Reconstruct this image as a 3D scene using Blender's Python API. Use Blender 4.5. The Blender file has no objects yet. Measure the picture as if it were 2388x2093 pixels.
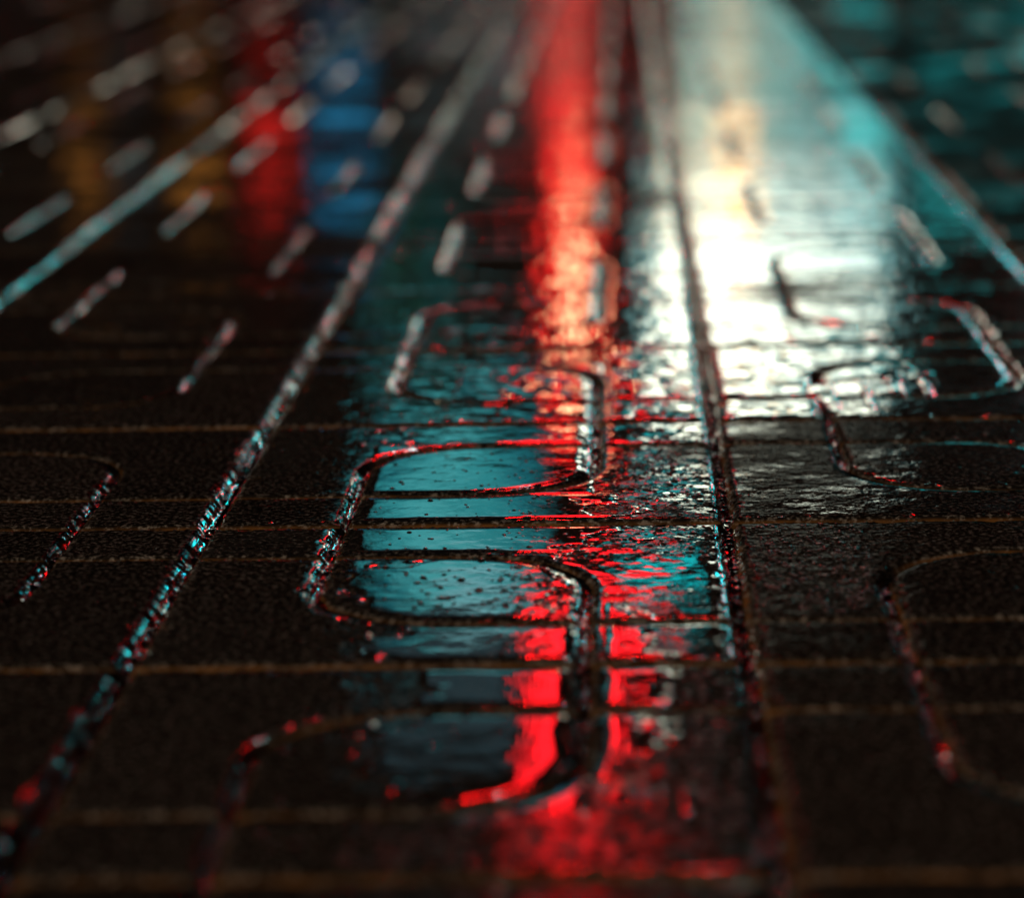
import bpy, bmesh, math, random
import numpy as np
from mathutils import Matrix, Vector

random.seed(7)
RNG = np.random.default_rng(11)
scene = bpy.context.scene
COL = scene.collection

# ------------------------------------------------------------------ camera
PITCH, YAW, ROLL = 0.2019, -0.0394, -0.0202
fw = Vector((math.sin(YAW) * math.cos(PITCH), math.cos(YAW) * math.cos(PITCH), -math.sin(PITCH)))
rt = Vector((math.cos(YAW), -math.sin(YAW), 0.0))
up = rt.cross(fw)
rt2 = rt * math.cos(ROLL) + up * math.sin(ROLL)
up2 = up * math.cos(ROLL) - rt * math.sin(ROLL)
CAM = Vector((0.2437, -1.9903, 0.3898))
cam_data = bpy.data.cameras.new('camera')
cam = bpy.data.objects.new('camera', cam_data)
COL.objects.link(cam)
cam.matrix_world = Matrix(((rt2.x, up2.x, -fw.x, CAM.x), (rt2.y, up2.y, -fw.y, CAM.y),
                           (rt2.z, up2.z, -fw.z, CAM.z), (0, 0, 0, 1)))
cam_data.sensor_fit = 'HORIZONTAL'
cam_data.sensor_width = 36.0
cam_data.lens = 105.9
cam_data.clip_start = 0.05
cam_data.clip_end = 1000.0
cam_data.dof.use_dof = True
cam_data.dof.focus_distance = 1.74
cam_data.dof.aperture_fstop = 4.3
cam_data.dof.aperture_blades = 0
scene.camera = cam

# ------------------------------------------------------------------ night sky, moon, exposure
world = bpy.data.worlds.new('World')
scene.world = world
world.use_nodes = True
wn = world.node_tree
bg = wn.nodes['Background']
sky = wn.nodes.new('ShaderNodeTexSky')
sky.sky_type = 'NISHITA'
sky.sun_disc = False
sky.sun_elevation = math.radians(-3.0)
sky.sun_rotation = math.radians(215.0)
wn.links.new(sky.outputs[0], bg.inputs[0])
bg.inputs[1].default_value = 0.15
sun_data = bpy.data.lights.new('moon', 'SUN')
sun_data.energy = 0.004
sun_data.angle = math.radians(0.5)
sun_data.color = (1.0, 0.93, 0.84)
sun = bpy.data.objects.new('moon', sun_data)
COL.objects.link(sun)
sun.rotation_euler = (math.radians(62), 0, math.radians(-35))

vs = scene.view_settings
vs.view_transform = 'Standard'
vs.look = 'None'
vs.exposure = 0.0
vs.gamma = 1.0
vs.use_curve_mapping = False
scene.cycles.use_denoising = True
scene.cycles.max_bounces = 4
scene.cycles.diffuse_bounces = 1
scene.cycles.glossy_bounces = 3
scene.cycles.transmission_bounces = 4
scene.cycles.sample_clamp_indirect = 8.0
scene.cycles.sample_clamp_direct = 40.0
scene.cycles.caustics_reflective = True


# ------------------------------------------------------------------ small helpers
def link(o, parent=None):
    COL.objects.link(o)
    if parent is not None:
        o.parent = parent
    return o


def tag(o, label=None, cat=None, group=None, kind=None):
    if label: o['label'] = label
    if cat: o['category'] = cat
    if group: o['group'] = group
    if kind: o['kind'] = kind
    return o


def empty(name, loc):
    e = bpy.data.objects.new(name, None)
    e.location = loc
    COL.objects.link(e)
    return e


def mesh_np(name, verts, faces, mats, smooth=True):
    """mesh from numpy verts (n,3) and quads/tris list"""
    me = bpy.data.meshes.new(name)
    me.from_pydata([tuple(v) for v in verts], [], [tuple(int(i) for i in f) for f in faces])
    for m in (mats if isinstance(mats, (list, tuple)) else [mats]):
        me.materials.append(m)
    if smooth:
        me.polygons.foreach_set('use_smooth', [True] * len(me.polygons))
    me.update()
    return me


def box_bm(bm, x0, x1, y0, y1, z0, z1, bevel=0.0):
    vs_ = [bm.verts.new(p) for p in ((x0, y0, z0), (x1, y0, z0), (x1, y1, z0), (x0, y1, z0),
                                     (x0, y0, z1), (x1, y0, z1), (x1, y1, z1), (x0, y1, z1))]
    fs = [bm.faces.new([vs_[i] for i in q]) for q in
          ((3, 2, 1, 0), (4, 5, 6, 7), (0, 1, 5, 4), (1, 2, 6, 5), (2, 3, 7, 6), (3, 0, 4, 7))]
    if bevel > 0:
        es = list({e for f in fs for e in f.edges})
        bmesh.ops.bevel(bm, geom=es, offset=bevel, segments=2, profile=0.6, affect='EDGES')


def cyl_bm(bm, p0, p1, r0, r1, seg=12):
    p0, p1 = Vector(p0), Vector(p1)
    d = (p1 - p0).normalized()
    a = d.orthogonal().normalized()
    b = d.cross(a)
    r_ = []
    for p, r in ((p0, r0), (p1, r1)):
        r_.append([bm.verts.new(p + (a * math.cos(t) + b * math.sin(t)) * r) for t in
                   (2 * math.pi * i / seg for i in range(seg))])
    for i in range(seg):
        j = (i + 1) % seg
        bm.faces.new((r_[0][i], r_[0][j], r_[1][j], r_[1][i]))
    bm.faces.new(list(reversed(r_[0])))
    bm.faces.new(r_[1])


def obj(name, bm, mat, parent=None):
    me = bpy.data.meshes.new(name)
    bmesh.ops.recalc_face_normals(bm, faces=bm.faces)
    bm.to_mesh(me)
    bm.free()
    me.materials.append(mat)
    return link(bpy.data.objects.new(name, me), parent)


def box(name, mat, parent, x0, x1, y0, y1, z0, z1, bevel=0.0):
    bm = bmesh.new()
    box_bm(bm, x0, x1, y0, y1, z0, z1, bevel)
    return obj(name, bm, mat, parent)


# ------------------------------------------------------------------ materials
def new_mat(name):
    m = bpy.data.materials.new(name)
    m.use_nodes = True
    nt = m.node_tree
    return m, nt, nt.nodes['Principled BSDF']


def N(nt, kind, **kw):
    n = nt.nodes.new(kind)
    for k, v in kw.items():
        if k in n.inputs:
            n.inputs[k].default_value = v
        else:
            setattr(n, k, v)
    return n


def noise(nt, vec, scale, detail=2.0, rough=0.5, dist=0.0):
    n = N(nt, 'ShaderNodeTexNoise')
    n.inputs['Scale'].default_value = scale
    n.inputs['Detail'].default_value = detail
    n.inputs['Roughness'].default_value = rough
    n.inputs['Distortion'].default_value = dist
    nt.links.new(vec, n.inputs['Vector'])
    return n.outputs['Fac']


def ramp(nt, fac, stops):
    r = N(nt, 'ShaderNodeValToRGB')
    el = r.color_ramp.elements
    while len(el) < len(stops):
        el.new(0.5)
    for e, (p, c) in zip(el, stops):
        e.position = p
        e.color = (c, c, c, 1) if not isinstance(c, tuple) else (*c, 1)
    nt.links.new(fac, r.inputs[0])
    return r.outputs[0]


def math_n(nt, op, a, b=None, c=None):
    n = N(nt, 'ShaderNodeMath', operation=op)
    for i, v in enumerate((a, b, c)):
        if v is None: continue
        if isinstance(v, (int, float)):
            n.inputs[i].default_value = v
        else:
            nt.links.new(v, n.inputs[i])
    return n.outputs[0]


def mixf(nt, f, a, b):
    n = N(nt, 'ShaderNodeMix', data_type='FLOAT')
    for i, v in zip((0, 2, 3), (f, a, b)):
        if isinstance(v, (int, float)):
            n.inputs[i].default_value = v
        else:
            nt.links.new(v, n.inputs[i])
    return n.outputs[0]


def wet_stone(name, film=None, tint=(1.0, 1.0, 1.0), wave=0.00020):
    """dark granite-like concrete under a film of rain water; film=None lets the water lie in patches"""
    m, nt, p = new_mat(name)
    geo = N(nt, 'ShaderNodeNewGeometry')
    pos = geo.outputs['Position']
    oi = N(nt, 'ShaderNodeObjectInfo')
    # colour: grains, blotches, a per-slab shade
    g1 = noise(nt, pos, 300.0, 2.0, 0.65)
    g2 = noise(nt, pos, 38.0, 2.0, 0.6)
    g3 = noise(nt, pos, 6.0, 1.0, 0.5)
    col = ramp(nt, g1, [(0.30, (0.005 * tint[0], 0.0045 * tint[1], 0.0042 * tint[2])),
                        (0.52, (0.024 * tint[0], 0.0215 * tint[1], 0.0195 * tint[2])),
                        (0.69, (0.27 * tint[0], 0.265 * tint[1], 0.265 * tint[2]))])
    sh = math_n(nt, 'MULTIPLY', mixf(nt, g2, 0.30, 0.80), mixf(nt, oi.outputs['Random'], 0.8, 1.2))
    mul = N(nt, 'ShaderNodeVectorMath', operation='SCALE')
    sep = N(nt, 'ShaderNodeSeparateXYZ')
    nt.links.new(pos, sep.inputs[0])
    deep = N(nt, 'ShaderNodeMapRange')
    nt.links.new(sep.outputs['Z'], deep.inputs['Value'])
    for k_, v_ in (('From Min', -0.0010), ('From Max', -0.0026), ('To Min', 0.0), ('To Max', 1.0)):
        deep.inputs[k_].default_value = v_
    silt_lamp_brown = N(nt, 'ShaderNodeMix', data_type='RGBA')
    nt.links.new(math_n(nt, 'MULTIPLY', deep.outputs[0], ramp(nt, g2, [(0.32, 0.15), (0.62, 0.9)])), silt_lamp_brown.inputs[0])
    nt.links.new(col, silt_lamp_brown.inputs[6])
    silt_lamp_brown.inputs[7].default_value = (0.170, 0.083, 0.027, 1)  # groove dirt, its brown also painting in the warm lamp light on the walls
    nt.links.new(silt_lamp_brown.outputs[2], mul.inputs[0])
    nt.links.new(sh, mul.inputs['Scale'])
    nt.links.new(mul.outputs[0], p.inputs['Base Color'])
    # how much water stands on the stone
    if film is None:
        w = math_n(nt, 'ADD', math_n(nt, 'MULTIPLY', g3, 0.75), math_n(nt, 'MULTIPLY', g2, 0.35))
        at = N(nt, 'ShaderNodeAttribute', attribute_type='OBJECT', attribute_name='wetness')
        gw = N(nt, 'ShaderNodeAttribute', attribute_type='OBJECT', attribute_name='groove_water')
        w = math_n(nt, 'ADD', w, math_n(nt, 'SUBTRACT', at.outputs['Fac'], 0.5))
        W = math_n(nt, 'MAXIMUM', ramp(nt, w, [(0.42, 0.0), (0.66, 1.0)]), math_n(nt, 'MULTIPLY', math_n(nt, 'MULTIPLY', deep.outputs[0], gw.outputs['Fac']), ramp(nt, noise(nt, pos, 21.0, 1.0, 0.5), [(0.40, 0.15), (0.55, 1.0)])))
    else:
        v = N(nt, 'ShaderNodeValue')
        v.outputs[0].default_value = film
        W = v.outputs[0]
    # stone relief
    g4 = noise(nt, pos, 130.0, 2.0, 0.6)
    b1 = N(nt, 'ShaderNodeBump', Strength=1.0, Distance=1.0)
    nt.links.new(math_n(nt, 'ADD', math_n(nt, 'MULTIPLY', g1, 0.00035), math_n(nt, 'MULTIPLY', g4, 0.0010)), b1.inputs['Height'])
    nt.links.new(b1.outputs[0], p.inputs['Normal'])
    p.inputs['Roughness'].default_value = 0.7
    p.inputs['Specular IOR Level'].default_value = 0.0
    # water surface: slow ripples, the grain showing through where the film is thin
    ripple = noise(nt, pos, 46.0, 1.0, 0.45, 0.0)
    thin = math_n(nt, 'SUBTRACT', 1.0, W)
    hgt = math_n(nt, 'ADD', math_n(nt, 'MULTIPLY', ripple, wave),
                 math_n(nt, 'MULTIPLY', g4, mixf(nt, W, 0.00040, 0.00005)))
    c1 = N(nt, 'ShaderNodeBump', Strength=1.0, Distance=1.0)
    nt.links.new(hgt, c1.inputs['Height'])
    nt.links.new(c1.outputs[0], p.inputs['Coat Normal'])
    nt.links.new(mixf(nt, W, 0.035, 1.0), p.inputs['Coat Weight'])
    nt.links.new(mixf(nt, W, 0.07, 0.025), p.inputs['Coat Roughness'])
    p.inputs['Coat IOR'].default_value = 1.33
    return m


def plain(name, col, rough=0.6, metal=0.0, scale=12.0, var=0.35, bump=0.0):
    m, nt, p = new_mat(name)
    tc = N(nt, 'ShaderNodeTexCoord')
    n = noise(nt, tc.outputs['Object'], scale, 4.0, 0.6)
    c = ramp(nt, n, [(0.3, tuple(v * (1 - var) for v in col)), (0.7, tuple(v * (1 + var) for v in col))])
    nt.links.new(c, p.inputs['Base Color'])
    p.inputs['Roughness'].default_value = rough
    p.inputs['Metallic'].default_value = metal
    if bump:
        b = N(nt, 'ShaderNodeBump', Strength=0.6, Distance=bump)
        nt.links.new(n, b.inputs['Height'])
        nt.links.new(b.outputs[0], p.inputs['Normal'])
    return m


def glow(name, col, strength, scale=0.0, var=0.0):
    """a lit sign face, lamp lens or tube"""
    m, nt, p = new_mat(name)
    p.inputs['Base Color'].default_value = (0.05, 0.05, 0.05, 1)
    p.inputs['Roughness'].default_value = 0.3
    p.inputs['Emission Color'].default_value = (*col, 1)
    if var:
        tc = N(nt, 'ShaderNodeTexCoord')
        n = noise(nt, tc.outputs['Object'], scale, 2.0, 0.5)
        nt.links.new(math_n(nt, 'MULTIPLY', ramp(nt, n, [(0.3, 1 - var), (0.7, 1 + var * 0.0)]), strength),
                     p.inputs['Emission Strength'])
    else:
        p.inputs['Emission Strength'].default_value = strength
    return m


def water_mat(name):
    m, nt, p = new_mat(name)
    tc = N(nt, 'ShaderNodeTexCoord')
    nt.links.new(ramp(nt, noise(nt, tc.outputs['Object'], 60.0), [(0.3, (0.004, 0.004, 0.004)), (0.7, (0.012, 0.010, 0.009))]), p.inputs['Base Color'])
    p.inputs['Roughness'].default_value = 0.28
    p.inputs['IOR'].default_value = 1.33
    return m


STONE = wet_stone('wet_paving_stone', wave=0.00056)
ROUGH_FILM = wet_stone('rain_ruffled_water', film=1.0, tint=(0.6, 0.6, 0.6), wave=0.0016)
FILM = wet_stone('rain_water_film', film=1.0, tint=(0.6, 0.6, 0.6))
DROP = water_mat('rain_drop')
BEAD = water_mat('groove_bead')
BEAD.node_tree.nodes['Principled BSDF'].inputs['Roughness'].default_value = 0.10
BED = plain('bedding_sand', (0.030, 0.024, 0.018), 0.8, scale=160, bump=0.002)
ASPHALT = plain('wet_asphalt', (0.045, 0.045, 0.047), 0.35, scale=60, bump=0.004)
GROUND = plain('ground_earth', (0.05, 0.045, 0.04), 0.8, scale=3)
KERB = plain('kerb_concrete', (0.12, 0.115, 0.11), 0.5, scale=30, bump=0.002)
PAINT = plain('road_paint', (0.55, 0.55, 0.52), 0.5, scale=40)
FACADE = [plain('dark_brick_render', (0.055, 0.040, 0.034), 0.85, scale=8),
          plain('grey_render', (0.060, 0.060, 0.062), 0.85, scale=6),
          plain('slate_render', (0.042, 0.046, 0.052), 0.85, scale=5)]
TRIM = plain('stone_trim', (0.10, 0.095, 0.088), 0.7, scale=10)
METAL = plain('black_metal', (0.02, 0.02, 0.022), 0.4, 0.8, scale=30)
GLASS = plain('dark_window_glass', (0.008, 0.010, 0.012), 0.08, scale=4)
CARPAINT = plain('dark_car_paint', (0.015, 0.017, 0.022), 0.2, 0.2, scale=5, var=0.1)
RUBBER = plain('rubber', (0.012, 0.012, 0.012), 0.8, scale=40)

# ------------------------------------------------------------------ ground, road, far kerb
bm = bmesh.new()
box_bm(bm, -300, 300, -200, 400, -0.6, -0.16)
tag(obj('ground', bm, GROUND), kind='structure')
bm = bmesh.new()
box_bm(bm, -60, 60, 11.2, 27.0, -0.30, -0.12)
road = tag(obj('road', bm, ASPHALT), kind='structure')
for i in range(12):
    box('lane_marking', PAINT, road, -24 + i * 4.2, -21.6 + i * 4.2, 19.0, 19.14, -0.12, -0.115)
bm = bmesh.new()
box_bm(bm, -60, 60, 27.2, 33.0, -0.30, 0.0)
tag(obj('far_pavement', bm, KERB), kind='structure')
for nm, y0, y1 in (('kerb', 11.0, 11.19), ('kerb', 27.01, 27.19)):
    bm = bmesh.new()
    box_bm(bm, -60, 60, y0, y1, -0.30, 0.012, 0.015)
    tag(obj(nm, bm, KERB), kind='structure')

# ------------------------------------------------------------------ the grooved paving
U = 0.075                     # a quarter of a 30 cm slab
S = 4 * U
LO, HI, RAD = 1.035, 2.965, 1.0   # where the carved grooves run, and the radius of their bends (units of U)
HW = 0.0056                   # half width of a carved groove
HJ = 0.0075                   # from the slab edge to the top of its worn shoulder
DG, DJ = 0.0052, 0.0072


def smooth_noise(X, Y, cells, seed):
    r = np.random.default_rng(seed)
    n = int(cells) + 3
    g = r.random((n, n)) * 2 - 1
    x = X / 4.0 * cells
    y = Y / 4.0 * cells
    i = np.clip(np.floor(x).astype(int), 0, n - 2)
    j = np.clip(np.floor(y).astype(int), 0, n - 2)
    fx, fy = x - i, y - j
    fx = fx * fx * (3 - 2 * fx)
    fy = fy * fy * (3 - 2 * fy)
    return (g[j, i] * (1 - fx) + g[j, i + 1] * fx) * (1 - fy) + (g[j + 1, i] * (1 - fx) + g[j + 1, i + 1] * fx) * fy


def corner_sd(X, Y):
    """signed distance (units of U) to the groove bounding {x<HI, y<HI} with a round corner"""
    qx, qy = X - HI + RAD, Y - HI + RAD
    return np.minimum(np.maximum(qx, qy), 0) + np.hypot(np.maximum(qx, 0), np.maximum(qy, 0)) - RAD


def slab_fields(X, Y):
    a = corner_sd(X, Y)                 # groove A: top edge -> left edge
    b = corner_sd(4 - X, 4 - Y)         # groove B: right edge -> bottom edge
    return a, b


def sstep(t, e0, e1):
    t = np.clip((t - e0) / (e1 - e0), 0, 1)
    return t * t * (3 - 2 * t)


def slab_meshes(seed, n):
    """slab type P as a height field (local metres, origin at its centre, y up the street): base mesh, five pad meshes, all-in-one mesh"""
    lin = np.linspace(0, 4, n + 1)
    X, Y = np.meshgrid(lin, lin)        # Y grows towards the viewer
    a, b = slab_fields(X, Y)
    a = a + smooth_noise(X, Y, 9, seed + 6) * 0.010 + smooth_noise(X, Y, 30, seed + 7) * 0.006
    b = b + smooth_noise(X, Y, 9, seed + 8) * 0.010 + smooth_noise(X, Y, 30, seed + 9) * 0.006
    wob = smooth_noise(X, Y, 22, seed) * 0.16 + smooth_noise(X, Y, 60, seed + 1) * 0.10
    dg = np.minimum(np.abs(a), np.abs(b)) * U / (HW * (1 + wob))
    de = np.minimum(np.minimum(X, 4 - X), np.minimum(Y, 4 - Y)) * U / (HJ * (1 + wob * 0.8))
    zg = -DG * (1 - sstep(dg, 0.20, 0.98) ** 0.6)
    ze = -DJ * (1 - sstep(de, 0.10, 0.98) ** 0.6)
    Z = np.minimum(zg, ze)
    # crumbs in the groove bottoms, worn chips along the lips, a faint dishing of the faces
    deep = np.clip(-Z / DG, 0, 1)
    Z = Z + deep * (smooth_noise(X, Y, 95, seed + 2) * 0.00022 + smooth_noise(X, Y, 41, seed + 3) * 0.00030)
    lip = np.exp(-((np.minimum(dg, de) - 1.0) / 0.35) ** 2)
    chip = np.clip(smooth_noise(X, Y, 40, seed + 4) - 0.40, 0, 1)
    Z = Z - lip * chip * 0.0030
    Z = Z - 0.00028 * np.exp(-np.maximum(np.minimum(dg, de) - 0.95, 0) / 0.42)
    Z = Z + smooth_noise(X, Y, 5, seed + 5) * 0.00010 * (1 - deep)
    P3 = np.stack([(X - 2) * U, (2 - Y) * U, Z], -1).reshape(-1, 3)
    shrink = 1 - 0.0012 / S
    P3[:, :2] *= shrink
    idx = np.arange((n + 1) ** 2).reshape(n + 1, n + 1)
    quads = np.stack([idx[1:, :-1], idx[1:, 1:], idx[:-1, 1:], idx[:-1, :-1]], -1).reshape(-1, 4)
    cx = (X[:-1, :-1] + X[1:, 1:]).ravel() / 2
    cy = (Y[:-1, :-1] + Y[1:, 1:]).ravel() / 2
    ca, cb = slab_fields(cx, cy)
    cd = np.minimum(np.abs(ca), np.abs(cb)) * U
    floor = cd < HW * 0.40
    ain, bin_ = ca < 0, cb < 0
    region = np.where(floor, 0, np.where(ain & bin_, 1, np.where(ain, 2, np.where(bin_, 3, np.where(cx > 2, 4, 5)))))
    # slab sides and underside
    ring = np.concatenate([idx[0, :], idx[1:, -1], idx[-1, -2::-1], idx[-2:0:-1, 0]])
    low = P3[ring].copy()
    low[:, 2] = -0.05

    def sub(mask, sides):
        q = quads[mask]
        used, inv = np.unique(q, return_inverse=True)
        v = P3[used]
        f = [tuple(t) for t in inv.reshape(-1, 4)]
        if sides:
            k = len(v)
            v = np.concatenate([v, P3[ring], low])
            m = len(ring)
            f += [(k + i, k + (i + 1) % m, k + m + (i + 1) % m, k + m + i) for i in range(m)]
            f.append(tuple(k + m + i for i in range(m)))
        return v, f
    return region, sub


def grid_mesh(name, vf):
    return mesh_np(name, vf[0], vf[1], STONE)


NEAR_VARIANTS, FAR_VARIANTS = [], []
for sd in range(4):
    region, sub = slab_meshes(100 + sd * 10, 200)
    base = grid_mesh('paving_slab', sub(region == 0, True))
    pads = [grid_mesh('raised_pad', sub(region == k, False)) for k in range(1, 6)]
    NEAR_VARIANTS.append((base, pads))
for sd in range(3):
    region, sub = slab_meshes(300 + sd * 10, 96)
    FAR_VARIANTS.append(grid_mesh('paving_slab', sub(region >= 0, True)))

bm = bmesh.new()
box_bm(bm, -6, 6, -4.5, 10.99, -0.15, -0.051)
pavement = tag(obj('pavement', bm, BED), 'wet dark grooved concrete slab paving with rounded wavy channels', kind='structure')

slab_info = {}
cells = []
for row in range(-28, 5):           # row 0 spans y 0 .. -0.3, rows count towards the viewer
    for c in range(-12, 14):
        x, y = (c + 0.5) * S, -(row + 0.5) * S
        d = Vector((x - CAM.x, y - CAM.y, -CAM.z))
        dep = d.dot(fw)
        if dep < 0.5: continue
        lim = dep * 0.1715 + 0.34
        if abs(d.dot(rt2)) > lim: continue
        if d.dot(up2) < -dep * 0.155 - 0.30 or y > 8.2: continue
        cells.append((d.length, row, c, x, y))
cells.sort()
for k, (dist, row, c, x, y) in enumerate(cells):
    p_type = (row + c) % 2 == 0
    rot = random.choice((0, 2)) if p_type else random.choice((1, 3))
    main = -2 <= row <= 3 and -1 <= c <= 1
    tz = random.uniform(-0.0002, 0.0002) if main else random.uniform(-0.0006, 0.0006)
    ta = random.gauss(0, 0.0006 if main else 0.0022)
    tb = random.gauss(0, 0.0006 if main else 0.0022)
    slab_info[(row, c)] = (rot, tz, ta, tb)
    near = k < 60
    if near:
        base, pads = NEAR_VARIANTS[k % 4]
        o = bpy.data.objects.new('paving_slab', base)
    else:
        o = bpy.data.objects.new('paving_slab', FAR_VARIANTS[k % 3])
    wet = 0.5 + random.uniform(-0.05, 0.05)
    if c >= 2: wet -= 0.22 if row >= -3 else 0.15
    if c <= -1 and row >= -3: wet -= 0.15
    if c <= -2 and row < -6: wet -= 0.07
    if c in (0, 1) and row <= -1: wet += 0.14
    if c == 1 and row >= 0: wet -= 0.15 if row == 0 else 0.28
    if c == 0 and row == 0: wet -= 0.08
    if c == 0 and row >= 2: wet -= 0.09
    if c == 0 and row == 1: wet += 0.05
    link(o, pavement)
    o.matrix_local = (Matrix.Translation((x + random.uniform(-8e-4, 8e-4), y + random.uniform(-8e-4, 8e-4), tz)) @
                      Matrix.Rotation(-tb, 4, 'Y') @ Matrix.Rotation(ta, 4, 'X') @ Matrix.Rotation(rot * math.pi / 2 + random.uniform(-0.003, 0.003), 4, 'Z'))
    o['wetness'] = wet
    gwater = 1.0
    if row < -3: gwater = 0.8 if c > -1 else 0.6
    if row < -8: gwater = 0.22 if c > -1 else 0.06
    if row < -5 and c <= -2: gwater = 0.0
    if row >= 2 and c <= 0: gwater = 0.45
    o['groove_water'] = gwater
    if near:
        for pm in pads:
            p_ = link(bpy.data.objects.new('raised_pad', pm), o)
            p_['wetness'] = wet
            p_['groove_water'] = gwater


def slab_at(x, y):
    """slab cell and unit coordinates inside type P orientation for a ground point"""
    c, row = math.floor(x / S), math.floor(-y / S)
    lx, ly = x / U - 4 * c, -y / U - 4 * row
    if (row + c) % 2:                     # the mirrored slab: a quarter turn
        lx, ly = 4 - lx, ly
    return row, c, lx, ly


def pad_clear(x, y):
    """distance in metres from a ground point to the nearest groove or joint centre line"""
    row, c, lx, ly = slab_at(x, y)
    a, b = slab_fields(np.float64(lx), np.float64(ly))
    e = min(lx, 4 - lx, ly, 4 - ly) * U
    return min(abs(a) * U - HW, abs(b) * U - HW, e - HJ)


def top_z(x, y):
    row, c, lx, ly = slab_at(x, y)
    rot, tz, ta, tb = slab_info.get((row, c), (0, 0, 0, 0))
    cx, cy = (c + 0.5) * S, -(row + 0.5) * S
    return tz + tb * (x - cx) + ta * (y - cy)


# ------------------------------------------------------------------ rain water standing on the pads
def puddle(label, x0, x1, y0, y1, seed, inset=0.0018, cut=None, mat=None):
    """a shallow sheet of water with a rounded rim, kept to the pads inside the given patch (units of U, y downwards)"""
    step = 0.0016
    xs = np.arange(x0 * U, x1 * U + step, step)
    ys = np.arange(y0 * U, y1 * U + step, step)
    X, Y = np.meshgrid(xs, ys)
    n1 = smooth_noise((X - xs[0]) / U, (Y - ys[0]) / U, 14, seed)
    n2 = smooth_noise((X - xs[0]) / U, (Y - ys[0]) / U, 40, seed + 1)
    e = np.zeros_like(X)
    for j in range(X.shape[0]):
        for i in range(X.shape[1]):
            e[j, i] = pad_clear(X[j, i], -Y[j, i])
    e = e - inset
    rim = 0.0040
    if cut is not None:                   # an outline of its own inside the pad
        cxm, cym, rx, ry = cut
        q = np.hypot((X / U - cxm) / rx, (Y / U - cym) / ry)
        n3 = smooth_noise((X - xs[0]) / U, (Y - ys[0]) / U, 90, seed + 2)
        e = np.minimum(e, ((1 - q) * 1.1 + n1 * 0.30 + n2 * 0.22 + n3 * 0.12) * min(rx, ry) * U * 0.6)
        rim = 0.0075
    e = e + n1 * 0.0010 + n2 * 0.0005
    ed = np.minimum(np.minimum(X - xs[0], xs[-1] - X), np.minimum(Y - ys[0], ys[-1] - Y)) + n1 * 0.0015
    e = np.minimum(e, ed)
    z = 0.0009 * np.sqrt(np.clip(1 - np.clip(1 - e / rim, 0, 1) ** 2, 0, 1)) - 0.0003
    inside = e > 0
    idx = -np.ones(X.shape, int)
    keep = np.zeros(X.shape, bool)
    f = inside[:-1, :-1] | inside[1:, :-1] | inside[:-1, 1:] | inside[1:, 1:]
    for j, i in zip(*np.nonzero(f)):
        keep[j:j + 2, i:i + 2] = True
    idx[keep] = np.arange(keep.sum())
    base = np.array([top_z(px, -py) for px, py in zip(X[keep], Y[keep])])
    V = np.stack([X[keep], -Y[keep], z[keep] + base], -1)
    F = [(idx[j + 1, i], idx[j + 1, i + 1], idx[j, i + 1], idx[j, i]) for j, i in zip(*np.nonzero(f))]
    me = mesh_np('puddle', V, F, mat or FILM)
    return tag(link(bpy.data.objects.new('puddle', me)), label, kind='structure')


puddle('thin sheet of teal reflecting rain water on the upper rounded leaf pad', 1.05, 2.95, 1.0, 3.0, 21)
puddle('teal reflecting water on the narrow strip pad just below the upper leaf pad', 1.08, 3.5, 3.0, 4.0, 22, cut=(1.6, 3.5, 1.5, 1.6))
puddle('teal reflecting water on the narrow strip pad just above the lower leaf pad', 1.08, 3.5, 4.0, 5.0, 23, cut=(1.6, 4.5, 1.45, 1.6))
puddle('mottled pale teal water on the lower rounded leaf pad', 1.05, 2.95, 5.0, 7.0, 24, cut=(2.1, 6.0, 1.0, 1.1))
puddle('teal and red reflecting water on the strip above the upper leaf pad', 0.9, 3.0, 0.0, 1.0, 25, cut=(2.1, 0.45, 1.05, 0.9))
puddle('red reflecting water on the strip pad below the lower leaf pad', 1.4, 3.0, 7.0, 8.0, 26, cut=(2.5, 7.5, 0.9, 0.9))
puddle('red reflecting water on the strip above the nearest leaf pad', 1.9, 3.0, 8.0, 9.0, 28, cut=(2.75, 8.5, 1.0, 1.0))
puddle('red reflecting water at the rounded corner of the nearest leaf pad', 1.6, 3.0, 9.0, 11.0, 29, cut=(2.75, 9.9, 1.1, 1.5))
puddle('red reflecting water along the far side of the groove by the nearest leaf pad', 3.0, 3.6, 6.4, 11.0, 35, cut=(3.12, 8.4, 0.40, 2.2))
puddle('white reflecting water on the pad right of the red streak', 3.0, 4.0, -4.0, 0.0, 30, mat=ROUGH_FILM)
puddle('blinding white reflecting water left of the bend beyond the long joint', 4.0, 5.05, -4.0, 0.0, 31, mat=ROUGH_FILM)
puddle('white reflecting water right of the bend beyond the long joint', 4.9, 6.2, -6.0, -0.4, 32, cut=(5.2, -2.8, 0.9, 2.6), mat=ROUGH_FILM)
puddle('red streaked water on the leaf pad beyond the upper strip', 1.6, 3.0, -3.0, -0.9, 33, mat=ROUGH_FILM)

# ------------------------------------------------------------------ rain drops
def drop_cap(r, flat, seg=8):
    prof = ((1.0, -0.12), (0.97, 0.22), (0.76, 0.62), (0.40, 0.90))
    V, F = [], []
    for pr, pz in prof:
        for s in range(seg):
            t = 2 * math.pi * s / seg
            V.append((pr * math.cos(t) * r, pr * math.sin(t) * r, pz * r * flat))
    V.append((0, 0, r * flat))
    for k in range(len(prof) - 1):
        for s in range(seg):
            F.append((k * seg + s, k * seg + (s + 1) % seg, (k + 1) * seg + (s + 1) % seg, (k + 1) * seg + s))
    k = (len(prof) - 1) * seg
    for s in range(seg):
        F.append((k + s, k + (s + 1) % seg, len(V) - 1))
    return V, F


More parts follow.
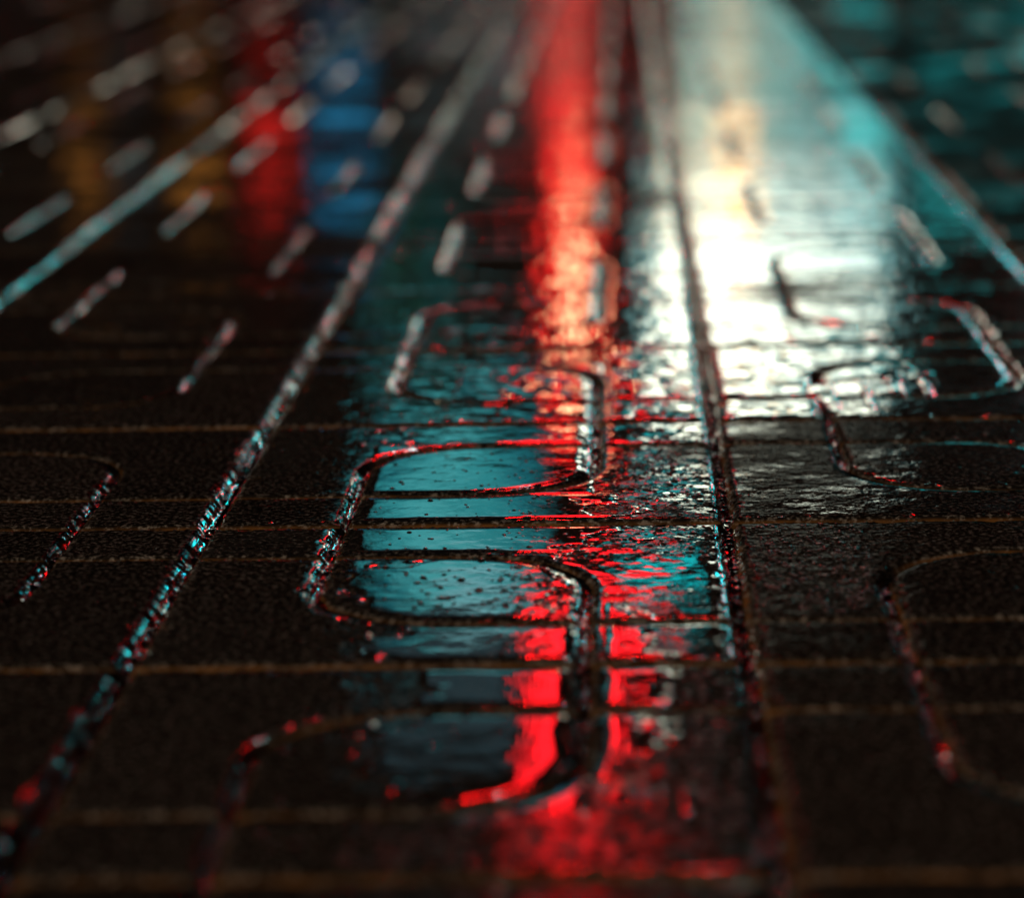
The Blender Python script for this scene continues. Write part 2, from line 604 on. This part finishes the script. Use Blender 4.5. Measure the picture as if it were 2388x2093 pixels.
DV, DF, DM = [], [], []


def add_drop(x, y, r, lift=0.0, slot=0):
    r *= 1.2
    V, F = drop_cap(r, random.uniform(0.32, 0.55))
    a = random.uniform(0, 6.283)
    ex = random.uniform(0.85, 1.25)
    z0 = top_z(x, y) + lift
    k = len(DV)
    ca, sa = math.cos(a), math.sin(a)
    for vx, vy, vz in V:
        vx *= ex
        DV.append((x + vx * ca - vy * sa, y + vx * sa + vy * ca, z0 + vz))
    DF.extend(tuple(i + k for i in f) for f in F)
    DM.extend([slot] * len(F))


def scatter(n, x0, x1, y0, y1, rmin, rmax, margin=0.002, lift=0.0):
    for _ in range(n):
        x, y = random.uniform(x0, x1) * U, -random.uniform(y0, y1) * U
        r = rmin + (rmax - rmin) * random.random() ** 2.2
        if pad_clear(x, y) < margin + r: continue
        add_drop(x, y, r, lift)


scatter(900, 2.3, 4.0, 0.2, 5.2, 0.0008, 0.0021)       # red dots beside the teal pads
scatter(300, 2.3, 3.0, 5.0, 8.0, 0.0009, 0.0022, lift=0.0004)
scatter(110, 1.2, 2.7, 1.1, 5.0, 0.0006, 0.0014, lift=0.0006)
scatter(80, 1.3, 2.6, 5.1, 7.0, 0.0008, 0.0022, lift=0.0006)
scatter(420, 4.1, 5.0, 4.1, 6.8, 0.0007, 0.0017)
scatter(1000, 2.9, 4.0, 8.0, 13.0, 0.0009, 0.0022)
scatter(420, 1.6, 3.0, 10.8, 13.5, 0.0009, 0.0022)
scatter(160, 1.2, 3.0, 9.0, 13.0, 0.0008, 0.002)
scatter(1000, 0.8, 4.2, -8.0, 0.5, 0.0009, 0.0024)
scatter(300, -4.0, 9.0, -3.0, 13.0, 0.0005, 0.0014)
scatter(700, -10.0, 12.0, -22.0, -3.0, 0.001, 0.0026)
# beads lying in the grooves that run away from the viewer
for gx in range(-24, 32):
    m4 = gx % 4
    if m4 == 2: continue
    for _ in range(230 if -6 <= gx <= 9 else 60):
        gy = random.uniform(-26, 13)
        off = LO - 1 if m4 == 1 else (HI - 3 if m4 == 3 else 0)
        x, y = (gx + off) * U + random.gauss(0, 0.0012), -gy * U
        row, c, lx, ly = slab_at(x, y)
        if (row, c) not in slab_info: continue
        if m4:
            fa, fb = slab_fields(np.float64(lx), np.float64(ly))
            if min(abs(fa), abs(fb)) * U > 0.002: continue
        add_drop(x, y, random.uniform(0.0012, 0.0028), -0.0046 if m4 else -0.0062, 1)
# beads hanging along the near lips of the cross grooves
for gy in (3, 4, 5, 7, 8, 0, 1, -3, -4):
    for _ in range(60):
        x = random.uniform(-2.5, 6.0) * U
        y = -(gy * U + random.uniform(0.0075, 0.0095))
        if pad_clear(x, y) > -0.0015:
            add_drop(x, y, random.uniform(0.0005, 0.0011), -0.0002)
me = mesh_np('rain_drops', np.array(DV), DF, [DROP, BEAD])
me.polygons.foreach_set('material_index', DM)
tag(link(bpy.data.objects.new('rain_drops', me)), 'beads of rain water scattered over the dark slabs', kind='stuff')

# ------------------------------------------------------------------ the far side of the street, seen only in the wet paving
def building(name, label, x0, x1, depth, h, mat, cols, rows, skip=()):
    b = empty(name, ((x0 + x1) / 2, 30, 0))
    cx = (x0 + x1) / 2

    def lb(nm, m, a0, a1, y0, y1, z0, z1, parent=b, bev=0.0):
        o = box(nm, m, parent, a0 - cx, a1 - cx, y0 - 30, y1 - 30, z0, z1, bev)
        return o
    lb('wall', mat, x0, x1, 30, 30 + depth, 0, h)
    lb('cornice', TRIM, x0 - 0.05, x1 + 0.05, 29.75, 29.998, h - 0.5, h - 0.05, bev=0.03)
    lb('plinth', TRIM, x0 + 0.01, x1 - 0.01, 29.90, 29.998, 0.001, 0.6)
    lb('string_course', TRIM, x0 + 0.01, x1 - 0.01, 29.90, 29.998, 3.30, 3.42)
    w = (x1 - x0) / cols
    for i in range(cols):
        for j in range(rows):
            if (i, j) in skip: continue
            xa = x0 + (i + 0.22) * w
            xb = x0 + (i + 0.78) * w
            za = 4.1 + j * 3.1
            fr = lb('window', TRIM, xa, xb, 29.93, 29.998, za, za + 1.75)
            lb('pane', GLASS, xa + 0.07, (xa + xb) / 2 - 0.03, 29.915, 29.929, za + 0.07, za + 1.68, fr)
            lb('pane', GLASS, (xa + xb) / 2 + 0.03, xb - 0.07, 29.915, 29.929, za + 0.07, za + 1.68, fr)
            lb('sill', TRIM, xa - 0.08, xb + 0.08, 29.84, 29.998, za - 0.12, za - 0.002, fr)
    return tag(b, label, 'building')


building('shop_building', 'dark brick house carrying the red blade signs and teal screen', -3.05, 3.05, 9, 13.5, FACADE[0], 4, 3,
         skip=((0, 0), (1, 0), (2, 0), (3, 0), (0, 1), (1, 1), (2, 1)))
building('tall_building', 'grey rendered house left of the red blade signs', -11.5, -3.1, 10, 16.5, FACADE[1], 5, 4)
building('slate_building', 'slate coloured house right of the white billboard', 3.1, 12.0, 10, 14.5, FACADE[2], 5, 3)


def light_box(name, label, cat, x0, x1, z0, z1, y, mat, depth=0.18, frame=0.05, group=None):
    """housing, rim and lit face of an illuminated sign fixed to the wall"""
    e = empty(name, ((x0 + x1) / 2, y, z0))
    cx = (x0 + x1) / 2
    a, b, h = x0 - cx, x1 - cx, z1 - z0
    box('housing', METAL, e, a - frame, b + frame, 0.0, depth, -frame, h + frame, 0.01)
    box('lit_face', mat, e, a, b, -0.012, -0.002, 0, h)
    for k, (p, q, r, s) in enumerate(((a - frame, b + frame, h + 0.001, h + frame), (a - frame, b + frame, -frame, -0.001),
                                      (a - frame, a - 0.001, 0, h), (b + 0.001, b + frame, 0, h))):
        box('rim', METAL, e, p, q, -0.03, -0.002, r, s)
    for sx in (a * 0.6, b * 0.6):
        box('bracket', METAL, e, sx - 0.03, sx + 0.03, depth + 0.001, 30 - y - 0.001, h * 0.45, h * 0.55)
    return tag(e, label, cat, group)


M_TEAL = glow('teal_screen', (0.075, 0.68, 0.73), 1.15, 0.9, 0.25)
M_RED = glow('red_acrylic', (1.0, 0.009, 0.011), 5.5, 1.6, 0.6)
M_PINK = glow('pink_acrylic', (1.0, 0.09, 0.09), 0.8, 1.2, 0.5)
M_RED_HOT = glow('warm_tube', (1.0, 0.72, 0.36), 15.0)
M_REDB = glow('red_acrylic_upper', (1.0, 0.010, 0.017), 14.0, 1.0, 0.5)
M_WHITE = glow('white_billboard', (1.0, 0.97, 0.78), 6.0, 0.9, 0.5)
M_EDGE = glow('added_fringe_glow', (0.35, 0.85, 0.85), 2.0, 1.5, 0.6)
M_WARM = glow('amber_lamp', (1.0, 0.46, 0.12), 7.0)
M_PALE = glow('shop_window_light', (0.72, 1.0, 0.80), 1.7, 1.5, 0.4)
M_CYAN = glow('cyan_neon', (0.0, 0.80, 0.85), 2.4, 2.0, 0.3)
M_BLUE = glow('blue_sign', (0.0, 0.25, 0.50), 2.4, 2.0, 0.3)
M_RED2 = glow('small_red_sign', (1.0, 0.012, 0.012), 4.0, 2.5, 0.5)
M_ORANGE = glow('orange_lantern', (1.0, 0.36, 0.05), 1.0)
M_GREY = glow('frosted_window', (0.55, 0.75, 0.85), 0.16)
M_GREEN = glow('green_lens', (0.02, 0.85, 0.50), 0.35)
M_CYAN_HOT = glow('bright_cyan_neon', (0.02, 0.80, 0.85), 12.0, 2.0, 0.3)
M_DIMTEAL = glow('dim_teal_window', (0.0, 0.62, 0.60), 0.16, 1.2, 0.5)
M_HAZE = glow('bluish_window', (0.30, 0.62, 0.75), 0.30, 1.2, 0.5)
M_TUBE_R = glow('red_glint_tube', (1.0, 0.004, 0.006), 260.0)
M_TUBE_C = glow('cyan_glint_tube', (0.01, 0.80, 0.86), 130.0)
M_LED = glow('added_lamp_lens', (0.45, 1.0, 1.0), 150.0)
M_TEALW = glow('teal_shop_window', (0.02, 0.62, 0.62), 2.4, 0.8, 0.5)
M_DIM = glow('dim_shop_window', (0.45, 0.70, 0.80), 0.16, 0.9, 0.5)

light_box('billboard_screen', 'teal lit screen mirrored in the leaf shaped pads', 'screen', -2.54, -0.70, 5.89, 7.91, 29.6, M_TEAL)
scr = bpy.data.objects['billboard_screen']
PANEL = [glow('screen_panel_teal', (0.06, 0.64, 0.70), 1.3, 1.5, 0.3), glow('screen_panel_bright', (0.12, 0.74, 0.78), 1.75, 1.5, 0.3),
         glow('screen_panel_pale', (0.34, 0.85, 0.92), 1.9, 1.5, 0.3), glow('screen_panel_deep', (0.02, 0.42, 0.52), 1.0, 1.5, 0.3)]
for r_, rowk in enumerate(((3, 0, 1, 0, 3), (0, 1, 0, 0, 3), (0, 1, 1, 0, 0), (3, 1, 2, 2, 0))):
    for c_, k_ in enumerate(rowk):
        box('screen_panel', PANEL[k_], scr, -0.918 + c_ * 0.3675, -0.918 + c_ * 0.3675 + 0.36, -0.03, -0.014, r_ * 0.505 + 0.003, r_ * 0.505 + 0.5)

s = light_box('blade_sign', 'red blade sign with warm tubes mirrored as the long red streak', 'sign', -0.52, -0.10, 2.75, 5.86, 28.6, M_RED)
for k in range(1):
    for z0, z1 in ((3.75, 3.95), (4.1, 4.42), (4.6, 4.82), (4.92, 5.34)):
        bm = bmesh.new()
        cx = 0.02
        cyl_bm(bm, (cx, -0.05, z0 - 2.75), (cx, -0.05, z1 - 2.75), 0.05, 0.05)
        obj('neon_tube', bm, M_RED_HOT, s)
light_box('blade_sign', 'pinkish panel hanging below the red blade sign', 'sign', -0.62, -0.08, 0.95, 2.62, 28.6, M_PINK)
light_box('wall_sign', 'low wide red sign right of the upper blade sign', 'sign', 0.0, 0.62, 7.72, 8.3, 29.2, M_REDB)
light_box('lit_window', 'dim teal window above the traffic light', 'window', -2.55, -1.55, 3.6, 5.6, 29.7, M_DIMTEAL, 0.1)
light_box('lit_window', 'dim bluish window above the teal screen', 'window', -2.6, -1.0, 8.1, 9.6, 29.7, M_HAZE, 0.1)
light_box('blade_sign', 'upper red blade sign mirrored in the nearest pads', 'sign', -0.80, 0.04, 7.45, 10.4, 28.6, M_REDB)
light_box('illuminated_billboard', 'white billboard mirrored as the blinding pale patch', 'billboard', 0.62, 2.88, 3.43, 5.58, 29.6, M_WHITE)
WPAN = [glow('billboard_panel_%d' % k, c_, st_, 2.0, 0.35) for k, (c_, st_) in enumerate((((0.94, 1.0, 0.80), 11.0), ((0.80, 1.0, 0.88), 4.0), ((0.6, 0.95, 0.92), 2.2), ((1.0, 0.90, 0.62), 6.5)))]
bb = bpy.data.objects['illuminated_billboard']
for r_, rowk in enumerate(((3, 3, 1, 2, 2), (1, 0, 1, 1, 1), (0, 0, 0, 0, 1), (0, 0, 0, 0, 0))):
    for c_, k_ in enumerate(rowk):
        box('panel', WPAN[k_], bb, -1.128 + c_ * 0.4515, -1.128 + c_ * 0.4515 + 0.443, -0.03, -0.014, r_ * 0.5375 + 0.003, r_ * 0.5375 + 0.53)
for k, (p, q, r_, t_) in enumerate(((-1.32, -1.19, -0.1, 2.3), (1.19, 1.32, -0.1, 2.3))):
    box('added_fringe_light', M_EDGE, bb, p, q, -0.04, 0.1, r_, t_)  # glowing strips added to give the white reflection its teal fringe
light_box('neon_sign', 'tall cyan neon sign on the slate coloured house', 'sign', 4.9, 5.5, 2.6, 5.2, 29.2, M_CYAN_HOT)
light_box('neon_sign', 'low wide cyan sign at the far end of the slate coloured house', 'sign', 6.0, 8.2, 0.9, 2.4, 29.5, M_CYAN_HOT)
light_box('neon_sign', 'red sign right of the tall cyan sign', 'sign', 5.8, 6.5, 3.0, 3.7, 29.4, M_RED)
light_box('neon_sign', 'red sign high over the tall cyan sign', 'sign', 5.75, 6.35, 7.2, 8.0, 29.3, M_RED)


def glint_ring(name, label, x0, x1, z0, z1, y, m, r=0.02, bars=0):
    """added glint light shaped as an open neon frame: a rectangle of glass tube, cross bars, stand-offs to the wall"""
    e_ = empty(name, ((x0 + x1) / 2, y, z0))
    a, b, h = x0 - (x0 + x1) / 2, x1 - (x0 + x1) / 2, z1 - z0
    runs = [((a, 0, 0), (b, 0, 0)), ((b, 0, 0), (b, 0, h)), ((b, 0, h), (a, 0, h)), ((a, 0, h), (a, 0, 0))]
    runs += [((a, 0, h * (k + 1) / (bars + 1)), (b, 0, h * (k + 1) / (bars + 1))) for k in range(bars)]
    for p0, p1 in runs:
        bm_ = bmesh.new()
        cyl_bm(bm_, p0, p1, r, r, 8)
        obj('neon_tube', bm_, m, e_)
    for px in (a, b):
        for pz in (0.05, h - 0.05):
            bm_ = bmesh.new()
            cyl_bm(bm_, (px, r, pz), (px, 30 - y - 0.001, pz), 0.012, 0.012, 8)
            obj('stand_off', bm_, METAL, e_)
    return tag(e_, label, 'added glint light')


rn = glint_ring('added_roof_glint', 'red neon frame added for glints, on the roof of the dark brick house', -0.9, 1.1, 13.9, 15.7, 29.9, M_TUBE_R, 0.034, 3)  # added bright tubes, there to set red glints on the drops
for px in (-1.0, 1.0):
    box('post', METAL, rn, px - 0.04, px + 0.04, 0.1, 0.2, -0.4, 1.85)
glint_ring('added_glint_outline', 'low red neon outline added for glints beside the tall cyan sign', 5.75, 6.7, 2.7, 4.4, 29.7, M_TUBE_R, 0.016, 1)  # this and the next outlines are added for red and cyan groove glints
glint_ring('added_glint_outline', 'cyan neon outline added for glints over the low red one', 5.9, 7.0, 5.2, 7.0, 29.7, M_TUBE_C, 0.020, 1)
glint_ring('added_glint_outline', 'red neon outline added for glints high between the windows of the slate coloured house', 5.9, 6.7, 7.4, 8.9, 29.7, M_TUBE_R, 0.010, 1)
light_box('shop_window', 'pale lit shop window under the white billboard', 'shop window', 0.85, 2.30, 1.15, 3.09, 29.7, M_PALE, 0.12)
sw = bpy.data.objects['shop_window']
SP = [glow('shop_pane_%d' % k, c_, st_, 2.5, 0.5) for k, (c_, st_) in enumerate((((0.85, 1.0, 0.75), 1.25), ((0.40, 0.95, 0.85), 0.9), ((0.12, 0.8, 0.8), 0.9), ((1.0, 0.95, 0.68), 1.4)))]
for r_, rowk in enumerate(((1, 0, 1, 2), (1, 0, 1, 2), (0, 3, 1, 2))):
    for c_, k_ in enumerate(rowk):
        box('pane', SP[k_], sw, -0.723 + c_ * 0.3625, -0.723 + c_ * 0.3625 + 0.345, -0.03, -0.014, r_ * 0.6467 + 0.004, r_ * 0.6467 + 0.63)
light_box('neon_sign', 'cyan neon sign mirrored right of the red streak', 'sign', 0.22, 1.10, 6.7, 7.55, 29.5, M_CYAN)
light_box('wall_sign', 'blue wall sign mirrored high in the picture', 'sign', -3.0, -2.42, 2.16, 3.20, 29.6, M_BLUE)
light_box('wall_sign', 'small red wall sign left of the blue one', 'sign', -3.70, -3.24, 2.40, 2.85, 29.4, M_RED2)
light_box('frosted_window', 'dim frosted window between the orange lanterns', 'window', -5.15, -4.80, 2.44, 2.98, 29.7, M_GREY, 0.1)
light_box('shop_window', 'teal lit shop window in the slate coloured house', 'shop window', 3.3, 5.7, 1.0, 2.95, 29.7, M_TEALW, 0.12)
light_box('shop_window', 'narrow teal shop window at the corner of the dark brick house', 'shop window', 2.42, 3.0, 0.9, 3.15, 29.7, M_TEALW, 0.12)
light_box('shop_window', 'dim bluish shop window below the teal screen', 'shop window', -2.2, -0.80, 0.9, 2.3, 29.7, M_DIM, 0.12)


def lantern(label, x, z, r, h, m):
    e = empty('wall_lantern', (x, 29.6, z))
    bm = bmesh.new(); cyl_bm(bm, (0, 0, 0), (0, 0, h), r * 0.8, r, 14); obj('glass', bm, m, e)
    bm = bmesh.new(); cyl_bm(bm, (0, 0, h + 0.001), (0, 0, h + r * 0.7), r * 1.2, r * 0.2, 14); obj('cap', bm, METAL, e)
    bm = bmesh.new(); cyl_bm(bm, (0, 0, -0.06), (0, 0, -0.001), r * 0.5, r * 0.85, 14); obj('base', bm, METAL, e)
    bm = bmesh.new(); cyl_bm(bm, (0, 0.0, h + r * 0.6), (0, 0.4, h + r * 0.6), 0.025, 0.025, 8); obj('bracket', bm, METAL, e)
    tag(e, label, 'lantern', 'orange wall lanterns')


lantern('orange wall lantern nearest the small red sign', -4.28, 2.15, 0.24, 0.7, M_ORANGE)
lantern('orange wall lantern beyond the frosted window', -5.42, 2.48, 0.2, 0.45, M_ORANGE)
lantern('amber lamp glowing in front of the white billboard', 1.40, 3.12, 0.19, 0.75, M_WARM)

# traffic light at the kerb, its green lens lit
e = empty('traffic_light', (-1.92, 27.6, 0))
bm = bmesh.new(); cyl_bm(bm, (0, 0.1, 0), (0, 0.1, 4.7), 0.07, 0.055, 14); obj('pole', bm, METAL, e)
box('housing', METAL, e, -0.17, 0.17, -0.14, 0.02, 3.55, 4.65, 0.03)
for k, zz in enumerate((4.42, 4.10, 3.78)):
    bm = bmesh.new(); cyl_bm(bm, (0, -0.142, zz), (0, -0.16, zz), 0.12, 0.11, 20)
    ln = obj('lens', bm, M_GREEN if k == 2 else GLASS, e)
    bm = bmesh.new()
    for q in range(10):
        t0, t1 = math.pi * (q / 10), math.pi * ((q + 1) / 10)
        v = [bm.verts.new(p) for p in ((0.14 * math.cos(t0), -0.142, zz + 0.14 * math.sin(t0)), (0.14 * math.cos(t1), -0.142, zz + 0.14 * math.sin(t1)),
                                       (0.14 * math.cos(t1), -0.34, zz + 0.14 * math.sin(t1)), (0.14 * math.cos(t0), -0.34, zz + 0.14 * math.sin(t0)))]
        bm.faces.new(v)
    obj('visor', bm, METAL, ln)
tag(e, 'traffic light at the far kerb showing green', 'traffic light')

# white street lamp added over the road to put glints on drops and groove lips
e = empty('street_lamp', (3.4, 15.0, -0.12))
bm = bmesh.new(); cyl_bm(bm, (0, 0, 0), (0, 0, 9.4), 0.11, 0.06, 16); obj('pole', bm, METAL, e)
bm = bmesh.new(); cyl_bm(bm, (0, 0, 9.3), (-2.2, 0, 9.75), 0.05, 0.04, 12); obj('arm', bm, METAL, e)
hd = box('lamp_head', METAL, e, -2.9, -2.1, -0.17, 0.17, 9.70, 9.82, 0.03)
box('lamp_lens', M_LED, hd, -2.75, -2.35, -0.08, 0.08, 9.66, 9.698)
tag(e, 'added white street lamp over the road whose glints dot the groove lips', 'street lamp')

# sodium street lamp behind the camera: it browns the groove walls that face it
e = empty('street_lamp', (-4.6, -10.8, -0.051))
bm = bmesh.new(); cyl_bm(bm, (0, 0, 0), (0, 0, 2.3), 0.06, 0.04, 16); obj('pole', bm, METAL, e)
bm = bmesh.new(); cyl_bm(bm, (0, 0, 2.25), (0.36, 0.62, 2.42), 0.03, 0.025, 12); obj('arm', bm, METAL, e)
hd = box('lamp_head', METAL, e, 0.24, 0.52, 0.45, 0.83, 2.40, 2.50, 0.02)
lens = glow('sodium_lens', (1.0, 0.48, 0.10), 30.0)
box('lamp_lens', lens, hd, 0.27, 0.49, 0.48, 0.80, 2.36, 2.398)
lamp = bpy.data.lights.new('lamp_bulb', 'POINT')
lamp.energy = 3300.0
lamp.color = (1.0, 0.70, 0.44)
lamp.shadow_soft_size = 0.08
lo = bpy.data.objects.new('lamp_bulb', lamp)
link(lo, e)
lo.location = (0.38, 0.64, 2.22)
tag(e, 'low sodium lamp on a post standing behind the viewer', 'street lamp')
